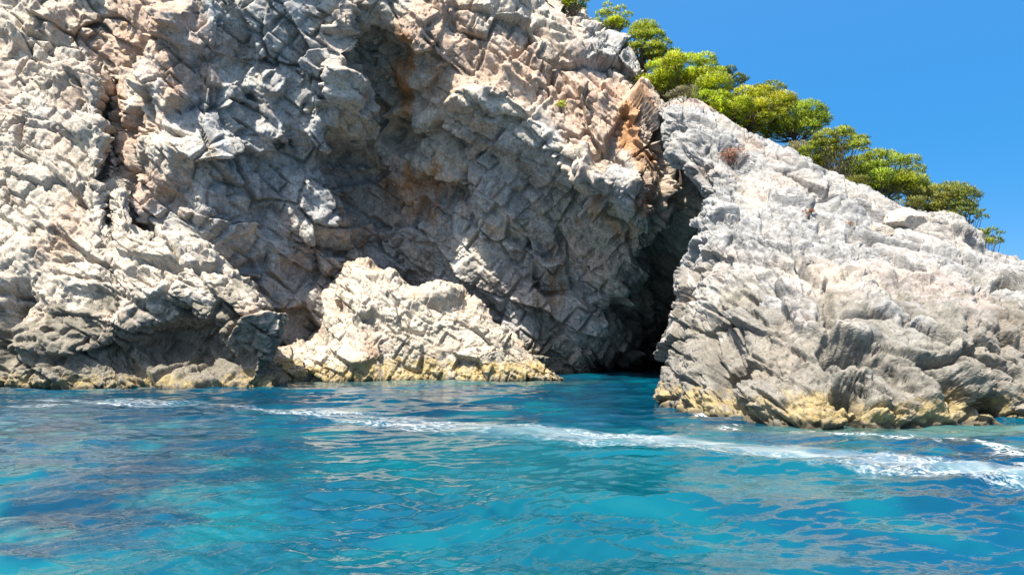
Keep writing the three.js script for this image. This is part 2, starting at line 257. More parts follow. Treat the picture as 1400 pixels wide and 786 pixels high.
function rockMass(s, colour, most = 280) {                          // one mesh for each block of the first level, the blocks that show least joined into one
  const { nu, nv, pos, nrm, id, tone } = s, N = nu * nv, col = new Float32Array(N * 3);
  for (let i = 0; i < N; i++) { const c = stoneColour(pos[i * 3], pos[i * 3 + 1], pos[i * 3 + 2], tone[i], typeof colour === 'function' ? colour(pos[i * 3], pos[i * 3 + 1]) : colour); col.set(c, i * 3); }
  const lists = new Map();
  const tri = (a, b, c) => {
    if (pos[a * 3 + 1] < -1.2 && pos[b * 3 + 1] < -1.2 && pos[c * 3 + 1] < -1.2) return;
    const h = id[a]; let l = lists.get(h); if (!l) lists.set(h, l = []); l.push(a, b, c);
  };
  for (let j = 0; j < nv - 1; j++) for (let i = 0; i < nu - 1; i++) { const a = j * nu + i, b = a + 1, c = a + nu, d = c + 1; if ((i + j) & 1) { tri(a, b, d); tri(a, d, c); } else { tri(a, b, c); tri(b, d, c); } }
  const rest = [];
  const g = new THREE.Group();
  const build = (name, list) => {
    const map = new Map(), p = [], n = [], c = [], t = [], ix = new Uint32Array(list.length);   // uv in metres on the plane that the triangle faces
    for (let q = 0; q < list.length; q += 3) {
      let nx = 0, ny = 0, nz = 0; for (let e = 0; e < 3; e++) { const v = list[q + e] * 3; nx += nrm[v]; ny += nrm[v + 1]; nz += nrm[v + 2]; }
      nx = Math.abs(nx); ny = Math.abs(ny); nz = Math.abs(nz); const axis = nx > ny && nx > nz ? 0 : ny > nz ? 1 : 2;
      for (let e = 0; e < 3; e++) {
        const v = list[q + e], key = v * 3 + axis; let m = map.get(key);
        if (m === undefined) { map.set(key, m = map.size); const x = pos[v * 3], y = pos[v * 3 + 1], z = pos[v * 3 + 2]; p.push(x, y, z); n.push(nrm[v * 3], nrm[v * 3 + 1], nrm[v * 3 + 2]); c.push(col[v * 3], col[v * 3 + 1], col[v * 3 + 2]); t.push((axis === 0 ? z : x) / 4, (axis === 1 ? z : y) / 4); }
        ix[q + e] = m;
      }
    }
    const geo = new THREE.BufferGeometry();
    geo.setAttribute('position', new THREE.Float32BufferAttribute(p, 3)); geo.setAttribute('normal', new THREE.Float32BufferAttribute(n, 3)); geo.setAttribute('color', new THREE.Float32BufferAttribute(c, 3)); geo.setAttribute('uv', new THREE.Float32BufferAttribute(t, 2)); geo.setIndex(new THREE.BufferAttribute(ix, 1));
    const m = new THREE.Mesh(geo, rockMat); m.name = name; g.add(m); return m;
  };
  const part = new Int32Array(N).fill(-1), find = (v) => { while (part[v] !== v) v = part[v] = part[part[v]]; return v; };
  const loose = [];
  for (const list of lists.values()) {                              // a cell may show in several places: each is a block of its own
    for (const v of list) part[v] = v;
    for (let q = 0; q < list.length; q += 3) { const a = find(list[q]), b = find(list[q + 1]); part[a] = b; part[find(list[q + 2])] = find(b); }
    const by = new Map(); for (let q = 0; q < list.length; q += 3) { const k = find(list[q]); if (!by.has(k)) by.set(k, []); by.get(k).push(list[q], list[q + 1], list[q + 2]); }
    loose.push(...by.values());
  }
  const shown = (l) => { let n = 0; for (let q = 0; q < l.length; q += 3) { const x = s.px[l[q] * 2], y = s.px[l[q] * 2 + 1]; if (x > 0 && x < 1400 && y > 0 && y < 600) n++; } return n; };
  loose.map((l) => [shown(l), l]).sort((a, b) => b[0] - a[0]).forEach(([n, l], q) => { if (q < most && n > 60) build('rock_block', l); else for (const v of l) rest.push(v); });
  if (rest.length) build('rock_face', rest).userData.kind = 'stuff';
  return g;
}
const col = (px, pys, ds) => pys.map((py, i) => [px, py, ds[i]]);
const stage = (t) => console.log(t, ((performance.now()) / 1000).toFixed(1));

// ------------------------------------------------------------------ the cliff
const FR = [640, 525, 470, 400, 330, 260, 190, 130, 60, -10, -100, -230];
const left = (px, d) => [...col(px, FR, d), [px, -240, d[11] + 18]];
const cliffPlaces = [
  left(-420, [48, 48, 48, 49, 50, 50, 51, 52, 53, 54, 56, 60]),
  left(-180, [48, 48, 48, 49, 50, 50, 51, 52, 53, 54, 56, 60]),
  left(0, [49, 49, 49, 49.5, 50, 50.5, 51, 52, 53, 54, 56, 60]),
  left(90, [50, 50, 50, 50, 51, 51.5, 52, 53, 53.6, 54, 56, 60]),
  left(145, [51, 51, 51, 51.5, 52.8, 54, 54.6, 54.8, 54.6, 54.4, 56, 60]),
  left(175, [51, 51, 51, 51, 51, 51, 51.2, 51.5, 52, 52, 54, 58]),
  left(240, [51, 51, 51, 50.5, 50.3, 50, 50, 50.2, 50.5, 51, 53, 57]),
  left(285, [52, 52, 52, 51.5, 51, 50.6, 50.4, 50.5, 50.5, 50.7, 52, 56]),
  left(330, [55.5, 55.5, 55.3, 54.8, 54.3, 53.8, 53.1, 52.6, 52, 51.4, 52, 55]),
  left(390, [58, 58, 58, 57.5, 56.8, 55.8, 54.5, 53.4, 52.4, 51.4, 51.4, 54]),
  left(445, [59.5, 59.5, 59.5, 59, 58.2, 57, 55.2, 53.6, 52.3, 51, 50.8, 54]),
  left(472, [61, 61, 61, 60.8, 60, 58.8, 57, 53.2, 51.4, 50.6, 51, 54]),
  left(500, [63, 63, 63, 63, 62.6, 62, 60.4, 59, 56.6, 52.3, 51.6, 55]),
  left(540, [64, 64, 64, 63.6, 63, 62, 60.4, 58, 54, 52.3, 52.4, 55.5]),
  left(600, [64, 64, 64, 63, 62, 60.5, 58.2, 55.2, 53.2, 53.4, 54, 57]),
  left(660, [63, 63, 63, 62, 61, 59.2, 56, 53.6, 53.4, 54, 55, 58]),
  left(720, [61.5, 61.5, 61.5, 61, 60, 57.6, 53.6, 53.2, 54, 55, 56.5, 60]),
  col(760, [640, 525, 470, 400, 330, 270, 210, 160, 100, 50, 12, -5, -14], [63, 63.5, 62.5, 61.2, 59.2, 56.4, 52.6, 52.8, 54, 55, 56.5, 58, 72]),
  col(800, [640, 525, 470, 400, 335, 285, 235, 190, 140, 90, 50, 28, 26], [64, 65, 63, 61, 58.8, 55.2, 51.4, 52, 53.2, 54.4, 56, 58, 72]),
  col(845, [640, 524, 470, 405, 350, 305, 265, 225, 180, 135, 90, 62, 60], [72, 74, 66, 61.5, 58, 54, 50, 50.4, 52, 53.4, 55.4, 57.5, 72]),
  col(880, [640, 523, 470, 410, 360, 320, 285, 250, 210, 170, 130, 103, 100], [82, 84, 76, 67, 59, 54, 49.8, 50.4, 51.6, 53, 55, 57, 72]),
  col(915, [640, 523, 470, 410, 360, 325, 290, 260, 225, 190, 155, 133, 130], [88, 90, 82, 73, 64, 58.5, 56, 55, 55, 55.5, 56.5, 58, 72]),
  col(960, [640, 522, 470, 410, 365, 330, 300, 270, 240, 210, 180, 160, 158], [88, 90, 84, 76, 67, 61, 58, 57, 57, 57.5, 58, 59.5, 72]),
  col(1020, [640, 522, 470, 420, 380, 350, 320, 295, 270, 245, 220, 200, 198], [60, 60, 60, 60, 60, 60, 59, 59, 59, 59, 59, 60, 72]),
];
const cliff = breakUp(sheet(cliffPlaces, 0.1, 55), {
  seed: 1, step: 0.085, rough: 0.10, amount: 1, pitted: true,
  levels: [
    { s: 3.0, a: 0.95, tilt: 1.3, crack: 0.95, w: 0.085, dir: [1.3, 0.9, 1.3], turn: 42, tone: 0.18, soft: 1 },
    { s: 1.25, beds: 1, a: 0.36, tilt: 0.8, crack: 0.65, w: 0.12, dir: [1.5, 0.9, 2.0], turn: 38, tone: 0.14, soft: 1 },
    { s: 0.5, a: 0.065, tilt: 1.4, crack: 0.19, w: 0.2, dir: [1.3, 0.8, 1.1], turn: 44, tone: 0.09, soft: 1 },
  ],
  marks: [
    [512, 98, 42, 34, -0.8, 10, 0.7], [547, 182, 32, 22, -2.4, 15, 0.45], [478, 205, 26, 14, -1.6, 20, 0.4], [500, 265, 40, 30, -1.2, 30, 0.6],
    [905, 375, 34, 26, -2.0, 25, 0.5], [858, 430, 36, 8, -0.9, 32, 0.3], [820, 395, 28, 40, 0.8, 20, 0.4], [640, 330, 60, 60, 0.5, 0, 0.8],
    [466, 105, 18, 52, 0.8, -8, 0.6], [375, 112, 18, 16, 0.9, 40, 0.3], [375, 183, 22, 9, 1.1, 10, 0.25], [345, 145, 10, 22, -0.9, -15, 0.4],
    [585, 165, 20, 12, 0.8, 10, 0.3], [625, 178, 24, 12, 0.6, 30, 0.3], [770, 205, 40, 20, 0.6, 38, 0.4], [808, 240, 26, 16, 0.9, 35, 0.3], [855, 240, 26, 26, 0.9, 10, 0.3], [690, 140, 40, 14, 0.7, 38, 0.3],
    [700, 95, 55, 10, 0.55, 40, 0.2], [770, 60, 40, 10, 0.5, 42, 0.2], [140, 205, 14, 60, -0.9, 5, 0.4], [155, 235, 14, 35, -1.2, 0, 0.4],
    [215, 180, 55, 3, -0.5, 8, 0.3], [40, 40, 18, 20, 0.9, 20, 0.3], [30, 75, 14, 14, -0.8, 0, 0.4], [420, 280, 34, 46, 0.7, 20, 0.4], [395, 330, 30, 30, 0.5, 0, 0.4], [620, 30, 10, 22, -0.9, 0, 0.4], [560, 50, 24, 30, 0.5, 0, 0.5],
    [300, 400, 12, 60, -0.8, 0, 0.5], [612, 188, 40, 11, -1.0, 28, 0.5], [55, 45, 26, 60, 0.8, 12, 0.35], [105, 30, 20, 50, -0.6, 14, 0.4], [210, 75, 40, 70, 0.6, 6, 0.3], [225, 225, 40, 38, 0.5, 4, 0.3], [265, 130, 16, 60, -0.5, 8, 0.4], [325, 250, 22, 70, 0.6, 4, 0.35], [375, 260, 16, 60, -0.5, 6, 0.4], [440, 330, 26, 50, 0.6, 12, 0.35], [560, 110, 26, 14, 0.7, 30, 0.35], [730, 60, 50, 22, 0.5, 40, 0.3], [660, 80, 36, 20, -0.4, 40, 0.4], [800, 130, 36, 26, 0.4, 40, 0.3], [700, 232, 50, 12, -1.0, 36, 0.5], [780, 292, 50, 14, -1.1, 38, 0.5], [835, 335, 30, 14, -1.0, 36, 0.5], [600, 235, 40, 14, 0.7, 20, 0.5], [690, 290, 50, 20, 0.6, 36, 0.5], [640, 380, 60, 40, 0.5, 0, 0.6], [240, 60, 40, 40, 0.4, 0, 0.6], [930, 290, 20, 70, -1.5, 5, 0.5],
  ],
  lines: [
    { path: [[150, 0], [158, 60], [150, 120], [158, 200]], w: 5, d: -1.0 }, { path: [[160, 168], [205, 172], [245, 185]], w: 3, d: -0.6 }, { path: [[660, 55], [700, 95], [745, 130]], w: 4, d: -0.6 },
    { path: [[715, 20], [760, 55], [800, 70]], w: 4, d: -0.5 }, { path: [[745, 150], [790, 90], [830, 60]], w: 3, d: -0.5 }, { path: [[610, 150], [690, 160], [760, 215], [840, 265]], w: 4, d: -0.6 }, { path: [[290, 100], [310, 160], [320, 230]], w: 5, d: -0.7 },
    { path: [[480, 300], [560, 330], [640, 345]], w: 3, d: -0.5 }, { path: [[680, 280], [720, 330], [740, 400]], w: 4, d: -0.6 }, { path: [[800, 170], [850, 230], [880, 250]], w: 4, d: -0.5 }, { path: [[760, 330], [830, 380], [880, 410]], w: 4, d: -0.7 },
  ],
});
stage('cliff shaped');
const patch = (x, y, l) => { let v = 0; for (let i = 0; i < l.length; i += 5) { const u = (x - l[i]) / l[i + 2], w = (y - l[i + 1]) / l[i + 3], d = u * u + w * w; if (d < 4) { const t = l[i + 4] * smooth(2, 0.5, Math.sqrt(d)); if (t > v) v = t; } } return v; };
const wall = (list) => new Float64Array(list.flatMap(([px, py, rx, ry, a]) => [(px - 700) * 0.051, 2.4 + (470 - py) * 0.051, rx * 0.051, ry * 0.051, a]));
const pinkAt = wall([[215, 110, 80, 130, 1], [820, 120, 60, 70, 1], [600, 60, 60, 70, 0.8], [690, 110, 60, 60, 0.7], [560, 230, 60, 40, 0.6], [250, 260, 50, 40, 0.5], [740, 320, 60, 60, 0.35]]);
const rustAt = wall([[545, 85, 16, 40, 1], [565, 205, 40, 26, 0.9], [868, 180, 22, 60, 1], [880, 215, 14, 20, 1], [600, 260, 60, 24, 0.6], [470, 350, 14, 40, 0.8], [800, 300, 40, 30, 0.5], [150, 240, 14, 60, 0.7], [780, 370, 20, 50, 0.6], [850, 300, 30, 30, 0.5], [640, 30, 30, 30, 0.5]]);
const brownAt = wall([[510, 230, 50, 30, 1], [740, 410, 26, 60, 1], [880, 300, 40, 60, 0.8], [830, 480, 50, 30, 0.9], [560, 300, 60, 20, 0.6]]);
const streakAt = wall([[620, 310, 60, 60, 1], [700, 330, 50, 50, 1], [800, 420, 40, 50, 1], [850, 450, 40, 50, 0.9], [660, 400, 60, 40, 0.7], [380, 150, 70, 150, 0.8]]);
const greyAt = wall([[380, 180, 100, 240, 1], [650, 330, 180, 140, 0.8], [840, 60, 60, 50, 0.8]]);
const cliffStain = (x, y) => ({ o: 0, grey: -0.22 + 0.5 * patch(x, y, greyAt), pink: 0.35 + 0.5 * patch(x, y, pinkAt), pinkMore: 0.3 * patch(x, y, pinkAt), rust: 0.15 + patch(x, y, rustAt), rustMore: 0.36 * patch(x, y, rustAt), brown: 0.25 + 0.6 * patch(x, y, brownAt), streak: 0.1 + 0.85 * patch(x, y, streakAt), dark: 0.45, spray: 0.75, sprayTop: 1.6, algae: 0.7, ochre: x < 3 ? 0.5 : 0 });
top(rockMass(cliff, cliffStain), 'cliff', { kind: 'structure' });
stage('cliff built');

// ------------------------------------------------------------------ the headland to the right of the cave
const H9 = (px, py, d) => py.map((y, i) => [Array.isArray(px) ? px[i] : px, y, d[i]]);
const headPlaces = [
  H9([940, 940, 943, 950, 960, 975, 985, 965, 968], [620, 515, 470, 420, 370, 320, 270, 175, 170], [46, 46, 46, 46.5, 47, 47.5, 48, 50, 62]),
  H9([912, 912, 920, 933, 946, 965, 975, 930, 935], [640, 535, 490, 435, 385, 325, 262, 165, 156], [38.5, 38.5, 39, 40, 41, 42, 43.5, 47, 58]),
  H9([892, 892, 904, 922, 938, 958, 960, 905, 912], [660, 550, 495, 430, 380, 310, 250, 165, 146], [32, 32.5, 33, 34, 35, 37, 40.5, 45, 57]),
  H9([925, 925, 930, 945, 955, 970, 974, 925, 930], [675, 562, 498, 430, 372, 305, 230, 142, 138], [28.6, 28.6, 29.6, 31.2, 32.8, 35, 40, 45.5, 57]),
  H9([965, 965, 968, 975, 985, 992, 992, 968, 972], [685, 571, 502, 432, 370, 303, 240, 150, 148], [26, 26.1, 27.2, 29, 31.4, 34.4, 39, 45.5, 56]),
  H9([1020, 1020, 1020, 1022, 1025, 1030, 1032, 1018, 1022], [690, 577, 506, 436, 370, 308, 255, 182, 180], [24.4, 24.6, 25.6, 27.5, 30.4, 34, 39, 45, 56]),
  H9(1085, [690, 582, 512, 440, 375, 315, 262, 208, 206], [23, 23.2, 24.4, 26.2, 29, 33, 38, 43, 55]),
  H9(1150, [690, 584, 512, 440, 380, 330, 285, 248, 247], [22.6, 22.8, 24, 26, 29, 33, 37.5, 42, 55]),
  H9(1220, [690, 583, 513, 445, 388, 345, 310, 284, 283], [22.8, 23, 24, 26, 29, 32.5, 36.5, 40.5, 54]),
  H9(1290, [690, 581, 515, 450, 398, 360, 330, 304, 304], [23, 23.3, 24.2, 26, 28.5, 31.5, 35, 38.5, 52]),
  H9(1350, [690, 578, 518, 458, 415, 385, 362, 344, 344], [23.5, 24, 24.6, 26, 28.5, 31, 33.5, 36.5, 50]),
  H9(1420, [690, 577, 520, 465, 425, 398, 377, 360, 360], [23.7, 24.2, 25, 26.5, 28.5, 30.5, 33, 35.5, 50]),
  H9(1560, [690, 576, 522, 470, 435, 410, 392, 378, 380], [24, 24.4, 25.4, 27, 29, 31, 33.5, 36, 50]),
  H9(1800, [690, 576, 522, 470, 435, 410, 392, 380, 384], [25, 25.4, 26.4, 28, 30, 32, 34.5, 37, 52]),
];
const head = breakUp(sheet(headPlaces, 0.052, 26), {
  seed: 2, step: 0.05, rough: 0.09, amount: 1, pitted: true,
  levels: [
    { s: 2.0, a: 0.42, tilt: 1.3, crack: 0.7, w: 0.09, dir: [1.8, 0.8, 1.6], turn: 36, tone: 0.11, soft: 1 },
    { s: 0.82, beds: 1, a: 0.14, tilt: 0.9, crack: 0.46, w: 0.13, dir: [2.0, 0.95, 2.2], turn: 36, tone: 0.09, soft: 1 },
    { s: 0.36, a: 0.04, tilt: 1.4, crack: 0.18, w: 0.24, dir: [1.5, 0.8, 1.2], turn: 33, tone: 0.06, soft: 1 },
  ],
  flow: { turn: 36, long: 0.3, f: 1.3, a: 0.035 },
  marks: [
    [1166, 487, 34, 15, -1.7, 5, 0.5], [1168, 531, 24, 13, -1.2, 8, 0.5], [1165, 462, 36, 12, 0.45, 3, 0.3], [1165, 507, 30, 8, 0.35, 5, 0.3], [1200, 545, 18, 24, 0.5, -8, 0.3],
    [1232, 515, 14, 34, -0.9, -28, 0.5], [1290, 470, 12, 44, -1.0, -38, 0.5], [1258, 528, 34, 18, 0.5, 35, 0.4], [1300, 535, 40, 13, -1.0, 35, 0.5], [1330, 515, 40, 26, 0.6, 30, 0.4], [1372, 545, 22, 12, -1.2, 10, 0.45],
    [985, 480, 16, 60, -1.3, 12, 0.5], [935, 500, 14, 45, -0.5, 8, 0.5], [1075, 400, 26, 10, -0.6, 35, 0.4], [1130, 430, 8, 26, -0.5, 0, 0.4], [1130, 350, 60, 12, -0.35, 38, 0.6], [1240, 365, 16, 10, -0.7, 35, 0.3], [1385, 405, 26, 14, -1.4, 15, 0.45], [1330, 370, 8, 20, -0.8, 0, 0.4],
    [1040, 335, 40, 12, 0.35, 35, 0.5], [1000, 300, 30, 14, 0.4, 20, 0.5], [940, 190, 24, 30, 0.7, 0, 0.6], [985, 190, 26, 24, 0.4, 0, 0.6], [1320, 440, 40, 30, 0.4, 30, 0.5], [1080, 560, 40, 16, 0.3, 0, 0.6], [1030, 540, 30, 20, 0.35, 0, 0.6], [1240, 560, 40, 14, 0.3, 0, 0.6],
    [1155, 285, 26, 10, 0.6, 20, 0.4], [1310, 320, 40, 14, 0.6, 25, 0.4],
  ],
  lines: [
    { path: [[1030, 330], [1080, 355], [1120, 395], [1150, 440]], w: 4, d: -0.45 }, { path: [[1080, 300], [1150, 330], [1210, 390], [1240, 440]], w: 3, d: -0.35 }, { path: [[960, 330], [1010, 360], [1070, 372]], w: 3, d: -0.35 }, { path: [[1180, 330], [1250, 370], [1310, 430], [1350, 480]], w: 3.5, d: -0.4 },
    { path: [[990, 400], [1050, 440], [1120, 462]], w: 3.5, d: -0.35 }, { path: [[1080, 500], [1130, 480], [1135, 440]], w: 3.5, d: -0.4 }, { path: [[1060, 535], [1100, 540], [1150, 545]], w: 3, d: -0.3 }, { path: [[1210, 430], [1210, 500], [1225, 560]], w: 3, d: -0.3 }, { path: [[1260, 340], [1330, 390], [1380, 450]], w: 4, d: -0.4 },
  ],
});
const headStain = (x, y) => ({ o: 200, f: 0.76, grey: 0.3, pink: 0.3 + 0.6 * smooth(16, 12, x) * smooth(10, 13, y), rust: 0.08, brown: 0.12, streak: 0, dark: 0.6, spray: 0.7, sprayTop: 3.4, algae: 0.75, ochre: 0.85 });
top(rockMass(head, headStain), 'headland', { kind: 'structure' });
stage('headland');

// ------------------------------------------------------------------ the rock outcrop at the foot of the left cliff
const outPlaces = [
  col(-250, [640, 532, 485, 430, 370, 300, 230, 150, 145], [42, 42.5, 43, 43, 44, 46, 48.5, 51, 57]),
  col(-80, [640, 532, 485, 430, 370, 300, 230, 150, 145], [42.2, 42.7, 43, 43, 44, 46, 48.5, 51, 57]),
  col(0, [640, 532, 485, 430, 370, 300, 230, 150, 140], [42.5, 43, 43.2, 43.2, 44, 46, 48.5, 51, 57]),
  col(60, [640, 533, 490, 440, 375, 310, 225, 85, 80], [42.3, 42.8, 43, 43, 44, 45.6, 48.6, 52, 57]),
  col(130, [640, 532, 490, 445, 390, 335, 265, 100, 95], [42.3, 42.8, 43.2, 43, 43.8, 45, 47.5, 52, 57]),
  col(146, [640, 532, 490, 445, 390, 338, 275, 130, 120], [42.3, 42.8, 43.3, 43, 43.7, 45.2, 50, 57, 61]),
  col(165, [640, 532, 488, 445, 395, 345, 305, 280, 285], [42.3, 42.8, 43.6, 43, 43.6, 44.8, 46.5, 48.5, 56]),
  col(215, [640, 532, 488, 448, 400, 362, 335, 318, 322], [42.2, 42.6, 44.6, 43.6, 43, 44, 45.5, 47.5, 55]),
  col(265, [640, 531, 490, 452, 410, 378, 355, 340, 345], [42.2, 42.6, 45.2, 43.9, 43, 43.6, 45, 47, 54]),
  col(315, [640, 530, 490, 455, 420, 392, 374, 362, 368], [42.4, 42.8, 44.4, 43.4, 43, 43.6, 44.6, 46.5, 53]),
  col(352, [640, 528, 495, 465, 438, 418, 404, 397, 405], [43, 43.2, 43.4, 43.2, 43.2, 43.8, 44.8, 46, 52]),
  col(372, [640, 524, 497, 472, 452, 440, 432, 428, 432], [44.5, 45, 45, 45, 45.2, 45.6, 46.2, 47, 52]),
  col(380, [640, 519, 497, 475, 458, 446, 440, 436, 438], [48, 49, 49.5, 50, 50, 50, 50.4, 51, 54]),
];
const outcrop = breakUp(sheet(outPlaces, 0.075, 44), {
  seed: 3, step: 0.065, rough: 0.11, amount: 1, pitted: true,
  levels: [
    { s: 2.5, a: 0.68, tilt: 1.25, crack: 0.75, w: 0.08, dir: [1.6, 0.85, 1.4], turn: 26, tone: 0.14, soft: 1 },
    { s: 1.0, beds: 1, a: 0.2, tilt: 0.9, crack: 0.5, w: 0.12, dir: [1.7, 0.9, 2.0], turn: 29, tone: 0.10, soft: 1 },
    { s: 0.42, a: 0.055, tilt: 1.4, crack: 0.2, w: 0.24, dir: [1.3, 0.8, 1.1], turn: 25, tone: 0.08, soft: 1 },
  ],
  flow: { turn: 30, long: 0.35, f: 1.1, a: 0.05 },
  marks: [[255, 470, 46, 28, -0.9, 0, 0.6], [190, 488, 50, 20, -0.5, 0, 0.6], [190, 375, 20, 12, -0.7, 15, 0.4], [25, 390, 40, 50, -1.0, 0, 0.6], [130, 410, 46, 18, -0.7, 8, 0.4], [290, 440, 30, 16, 0.5, 20, 0.4], [60, 470, 55, 18, 0.6, 8, 0.4], [50, 515, 55, 16, 0.5, 0, 0.5], [340, 480, 14, 40, -0.5, 10, 0.5], [4, 430, 10, 60, -1.3, 0, 0.5], [250, 345, 40, 18, 0.5, 20, 0.5], [95, 95, 40, 24, 0.6, 20, 0.4], [110, 175, 50, 20, 0.6, 15, 0.4]],
  lines: [{ path: [[0, 455], [60, 450], [120, 470]], w: 5, d: -0.6 }, { path: [[0, 300], [60, 320], [110, 345], [180, 385]], w: 3, d: -0.4 }, { path: [[130, 300], [180, 330], [230, 350]], w: 3, d: -0.35 }, { path: [[30, 165], [90, 185], [140, 200]], w: 3, d: -0.4 }, { path: [[290, 395], [320, 430], [330, 470]], w: 3, d: -0.4 }, { path: [[0, 240], [60, 250], [130, 285]], w: 3, d: -0.35 }],
});
top(rockMass(outcrop, { o: 400, f: 0.8, grey: -0.25, pink: 0.5, rust: 0.25, brown: 0.25, streak: 0, dark: 0.45, spray: 0.95, sprayTop: 4.6, algae: 0.55, ochre: 0.75 }, 160), 'rock_outcrop', { label: 'big craggy pale grey rock outcrop with dark hollow underside below the sunlit cliff', category: 'rock outcrop' });

// ------------------------------------------------------------------ the sunlit mound before the cliff
const moundRow = (px, top2, d) => [[px, 640, d[0]], [px, 522, d[1]], [px, mix(522, top2, 0.22), d[2]], [px, mix(522, top2, 0.48), d[3]], [px, mix(522, top2, 0.76), d[4]], [px, top2, d[5]], [px, top2 + 4, d[5] + 5]];
const moundPlaces = [
  moundRow(335, 480, [51, 51.5, 52, 53, 54, 55]), moundRow(390, 470, [50.6, 51, 51.4, 52, 53, 54.5]), moundRow(435, 446, [50.3, 50.8, 51.2, 52, 53, 54.8]), moundRow(458, 385, [50.2, 50.7, 51.2, 52, 53.2, 55.4]),
  moundRow(484, 346, [50.2, 50.7, 51.2, 52, 53.6, 56]), moundRow(518, 366, [50.2, 50.7, 51.2, 52, 53.4, 55.4]), moundRow(560, 392, [50.2, 50.7, 51.2, 51.8, 52.6, 54.6]), moundRow(610, 397, [50.2, 50.6, 51, 51.6, 52.4, 54.4]),
  moundRow(650, 414, [50.2, 50.6, 51, 51.6, 52.4, 54.2]), moundRow(700, 460, [50.3, 50.8, 51.2, 51.6, 52.2, 53.6]), moundRow(735, 494, [50.6, 51, 51.2, 51.6, 52, 53]), moundRow(768, 521, [51, 51.6, 52, 52.4, 52.8, 53.2]),
];
const mound = breakUp(sheet(moundPlaces, 0.066, 52), {
  seed: 4, step: 0.066, rough: 0.11, amount: 1, pitted: true,
  levels: [
    { s: 2.0, a: 0.55, tilt: 1.2, crack: 0.4, w: 0.07, dir: [1.4, 0.85, 1.3], turn: 27, tone: 0.10, soft: 1 },
    { s: 0.9, beds: 1, a: 0.22, tilt: 0.8, crack: 0.3, w: 0.09, dir: [1.5, 0.9, 1.6], turn: 30, tone: 0.08, soft: 1 },
    { s: 0.40, a: 0.055, tilt: 1.3, crack: 0.16, w: 0.22, dir: [1.2, 0.8, 1.1], turn: 25, tone: 0.06, soft: 1 },
  ],
  marks: [[565, 430, 8, 12, -0.6, 0, 0.4], [630, 415, 16, 8, -0.6, 10, 0.4], [600, 400, 40, 14, 0.5, 8, 0.4], [660, 440, 24, 10, -0.4, 30, 0.5], [500, 440, 20, 14, -0.5, 20, 0.5]],
  lines: [{ path: [[470, 420], [510, 440], [560, 480]], w: 3, d: -0.35 }, { path: [[530, 400], [555, 440], [560, 470]], w: 3, d: -0.4 }, { path: [[600, 430], [660, 450], [710, 490]], w: 3, d: -0.3 }],
});
top(rockMass(mound, { o: 600, grey: -0.4, pink: 0.7, rust: 0.3, brown: 0.15, streak: 0, dark: 0.22, spray: 0.35, sprayTop: 2.2, algae: 1.25, ochre: 1 }, 120), 'rock_mound', { label: 'cream coloured rock mound with yellow algae band at the foot of shaded cliff', category: 'rock mound' });
stage('outcrop and mound');

// ------------------------------------------------------------------ the hill behind, on which the pines stand
const skyline = [[500, -230], [640, -110], [720, -40], [780, 22], [850, 76], [900, 112], [960, 150], [1030, 197], [1100, 238], [1180, 274], [1260, 303], [1330, 338], [1400, 372], [1520, 400], [1750, 430]];
const hill = breakUp(sheet(skyline.map(([x, y]) => (x < 1000 ? [[x, y + 60, 58.5], [x, y + 30, 59], [x, y + 12, 60], [x, y + 4, 62], [x, y + 10, 72], [x, y + 60, 110]] : [[x, y + 150, 50], [x, y + 60, 51.5], [x, y + 10, 55], [x, y + 3, 60], [x, y + 12, 72], [x, y + 60, 110]])), 0.35, 55), {
  seed: 5, step: 0.35, rough: 0.3, levels: [{ s: 2.5, a: 0.35, tilt: 1, crack: 0.2, w: 0.1, dir: [1.4, 1, 1.4], turn: 30, tone: 0.1 }],
});
top(rockMass(hill, { o: 800, grey: 0.2, pink: 0.3, rust: 0, brown: 0.6, streak: 0, dark: 0.4, spray: 0, sprayTop: 0, algae: -9, ochre: 0 }, 0), 'hill', { kind: 'structure' });

// ------------------------------------------------------------------ the sea
const seaWaves = []; { const r = rng(21); for (let i = 0; i < 48; i++) { const t = i / 47, L = 0.13 * Math.pow(40, t) * (0.9 + 0.2 * r()), g = r() + r() + r() - 1.5, a = g * (i % 5 ? 0.85 : 1.7) + 0.12, k = 2 * Math.PI / L; seaWaves.push([Math.sin(a) * k, Math.cos(a) * k, r() * 6.28, 0.0090 * Math.pow(L, 0.72) * (0.6 + 0.8 * r())]); } }
function seaHeight(x, z, cell) {
  let h = 0; const wx = x + 0.5 * noise(x * 0.35, 4, z * 0.35), wz = z + 0.5 * noise(x * 0.35, 9, z * 0.35), gust = 0.75 + 0.55 * noise(x * 0.16, 2, z * 0.22);
  for (const [kx, kz, p, a] of seaWaves) { const k = Math.hypot(kx, kz); if (k * cell > 1.6) continue; const s = Math.sin(kx * wx + kz * wz + p); h += a * (s + 0.15 * (s * s - 0.5)); }
  return h * gust;
}
const seaZ = []; { for (const z of [600, 200, 60, 20, 6, 0]) seaZ.push(z); for (let d = 3.2; d < 75; d *= 1.006) seaZ.push(-d); for (const d of [80, 95, 130, 220, 500, 1200]) seaZ.push(-d); }
const seaT = []; for (const t of [-60, -20, -8, -4, -2.6]) seaT.push(t); for (let i = 0; i <= 40; i++) seaT.push(-1.9 + 0.78 * i / 40.6); for (let i = 0; i <= 510; i++) seaT.push(-1.11 + 2.22 * i / 510); for (let i = 0; i <= 40; i++) seaT.push(1.12 + 0.78 * i / 40); for (const t of [2.6, 4, 8, 20, 60]) seaT.push(t);
const ripple = grainTexture(1024, tile((u, v) => 128 + 110 * fbm(u * 16 + 0.6 * noise(u * 9, v * 9, 4), v * 26, 5, 4) + 40 * fbm(u * 60, v * 80, 15, 3)));
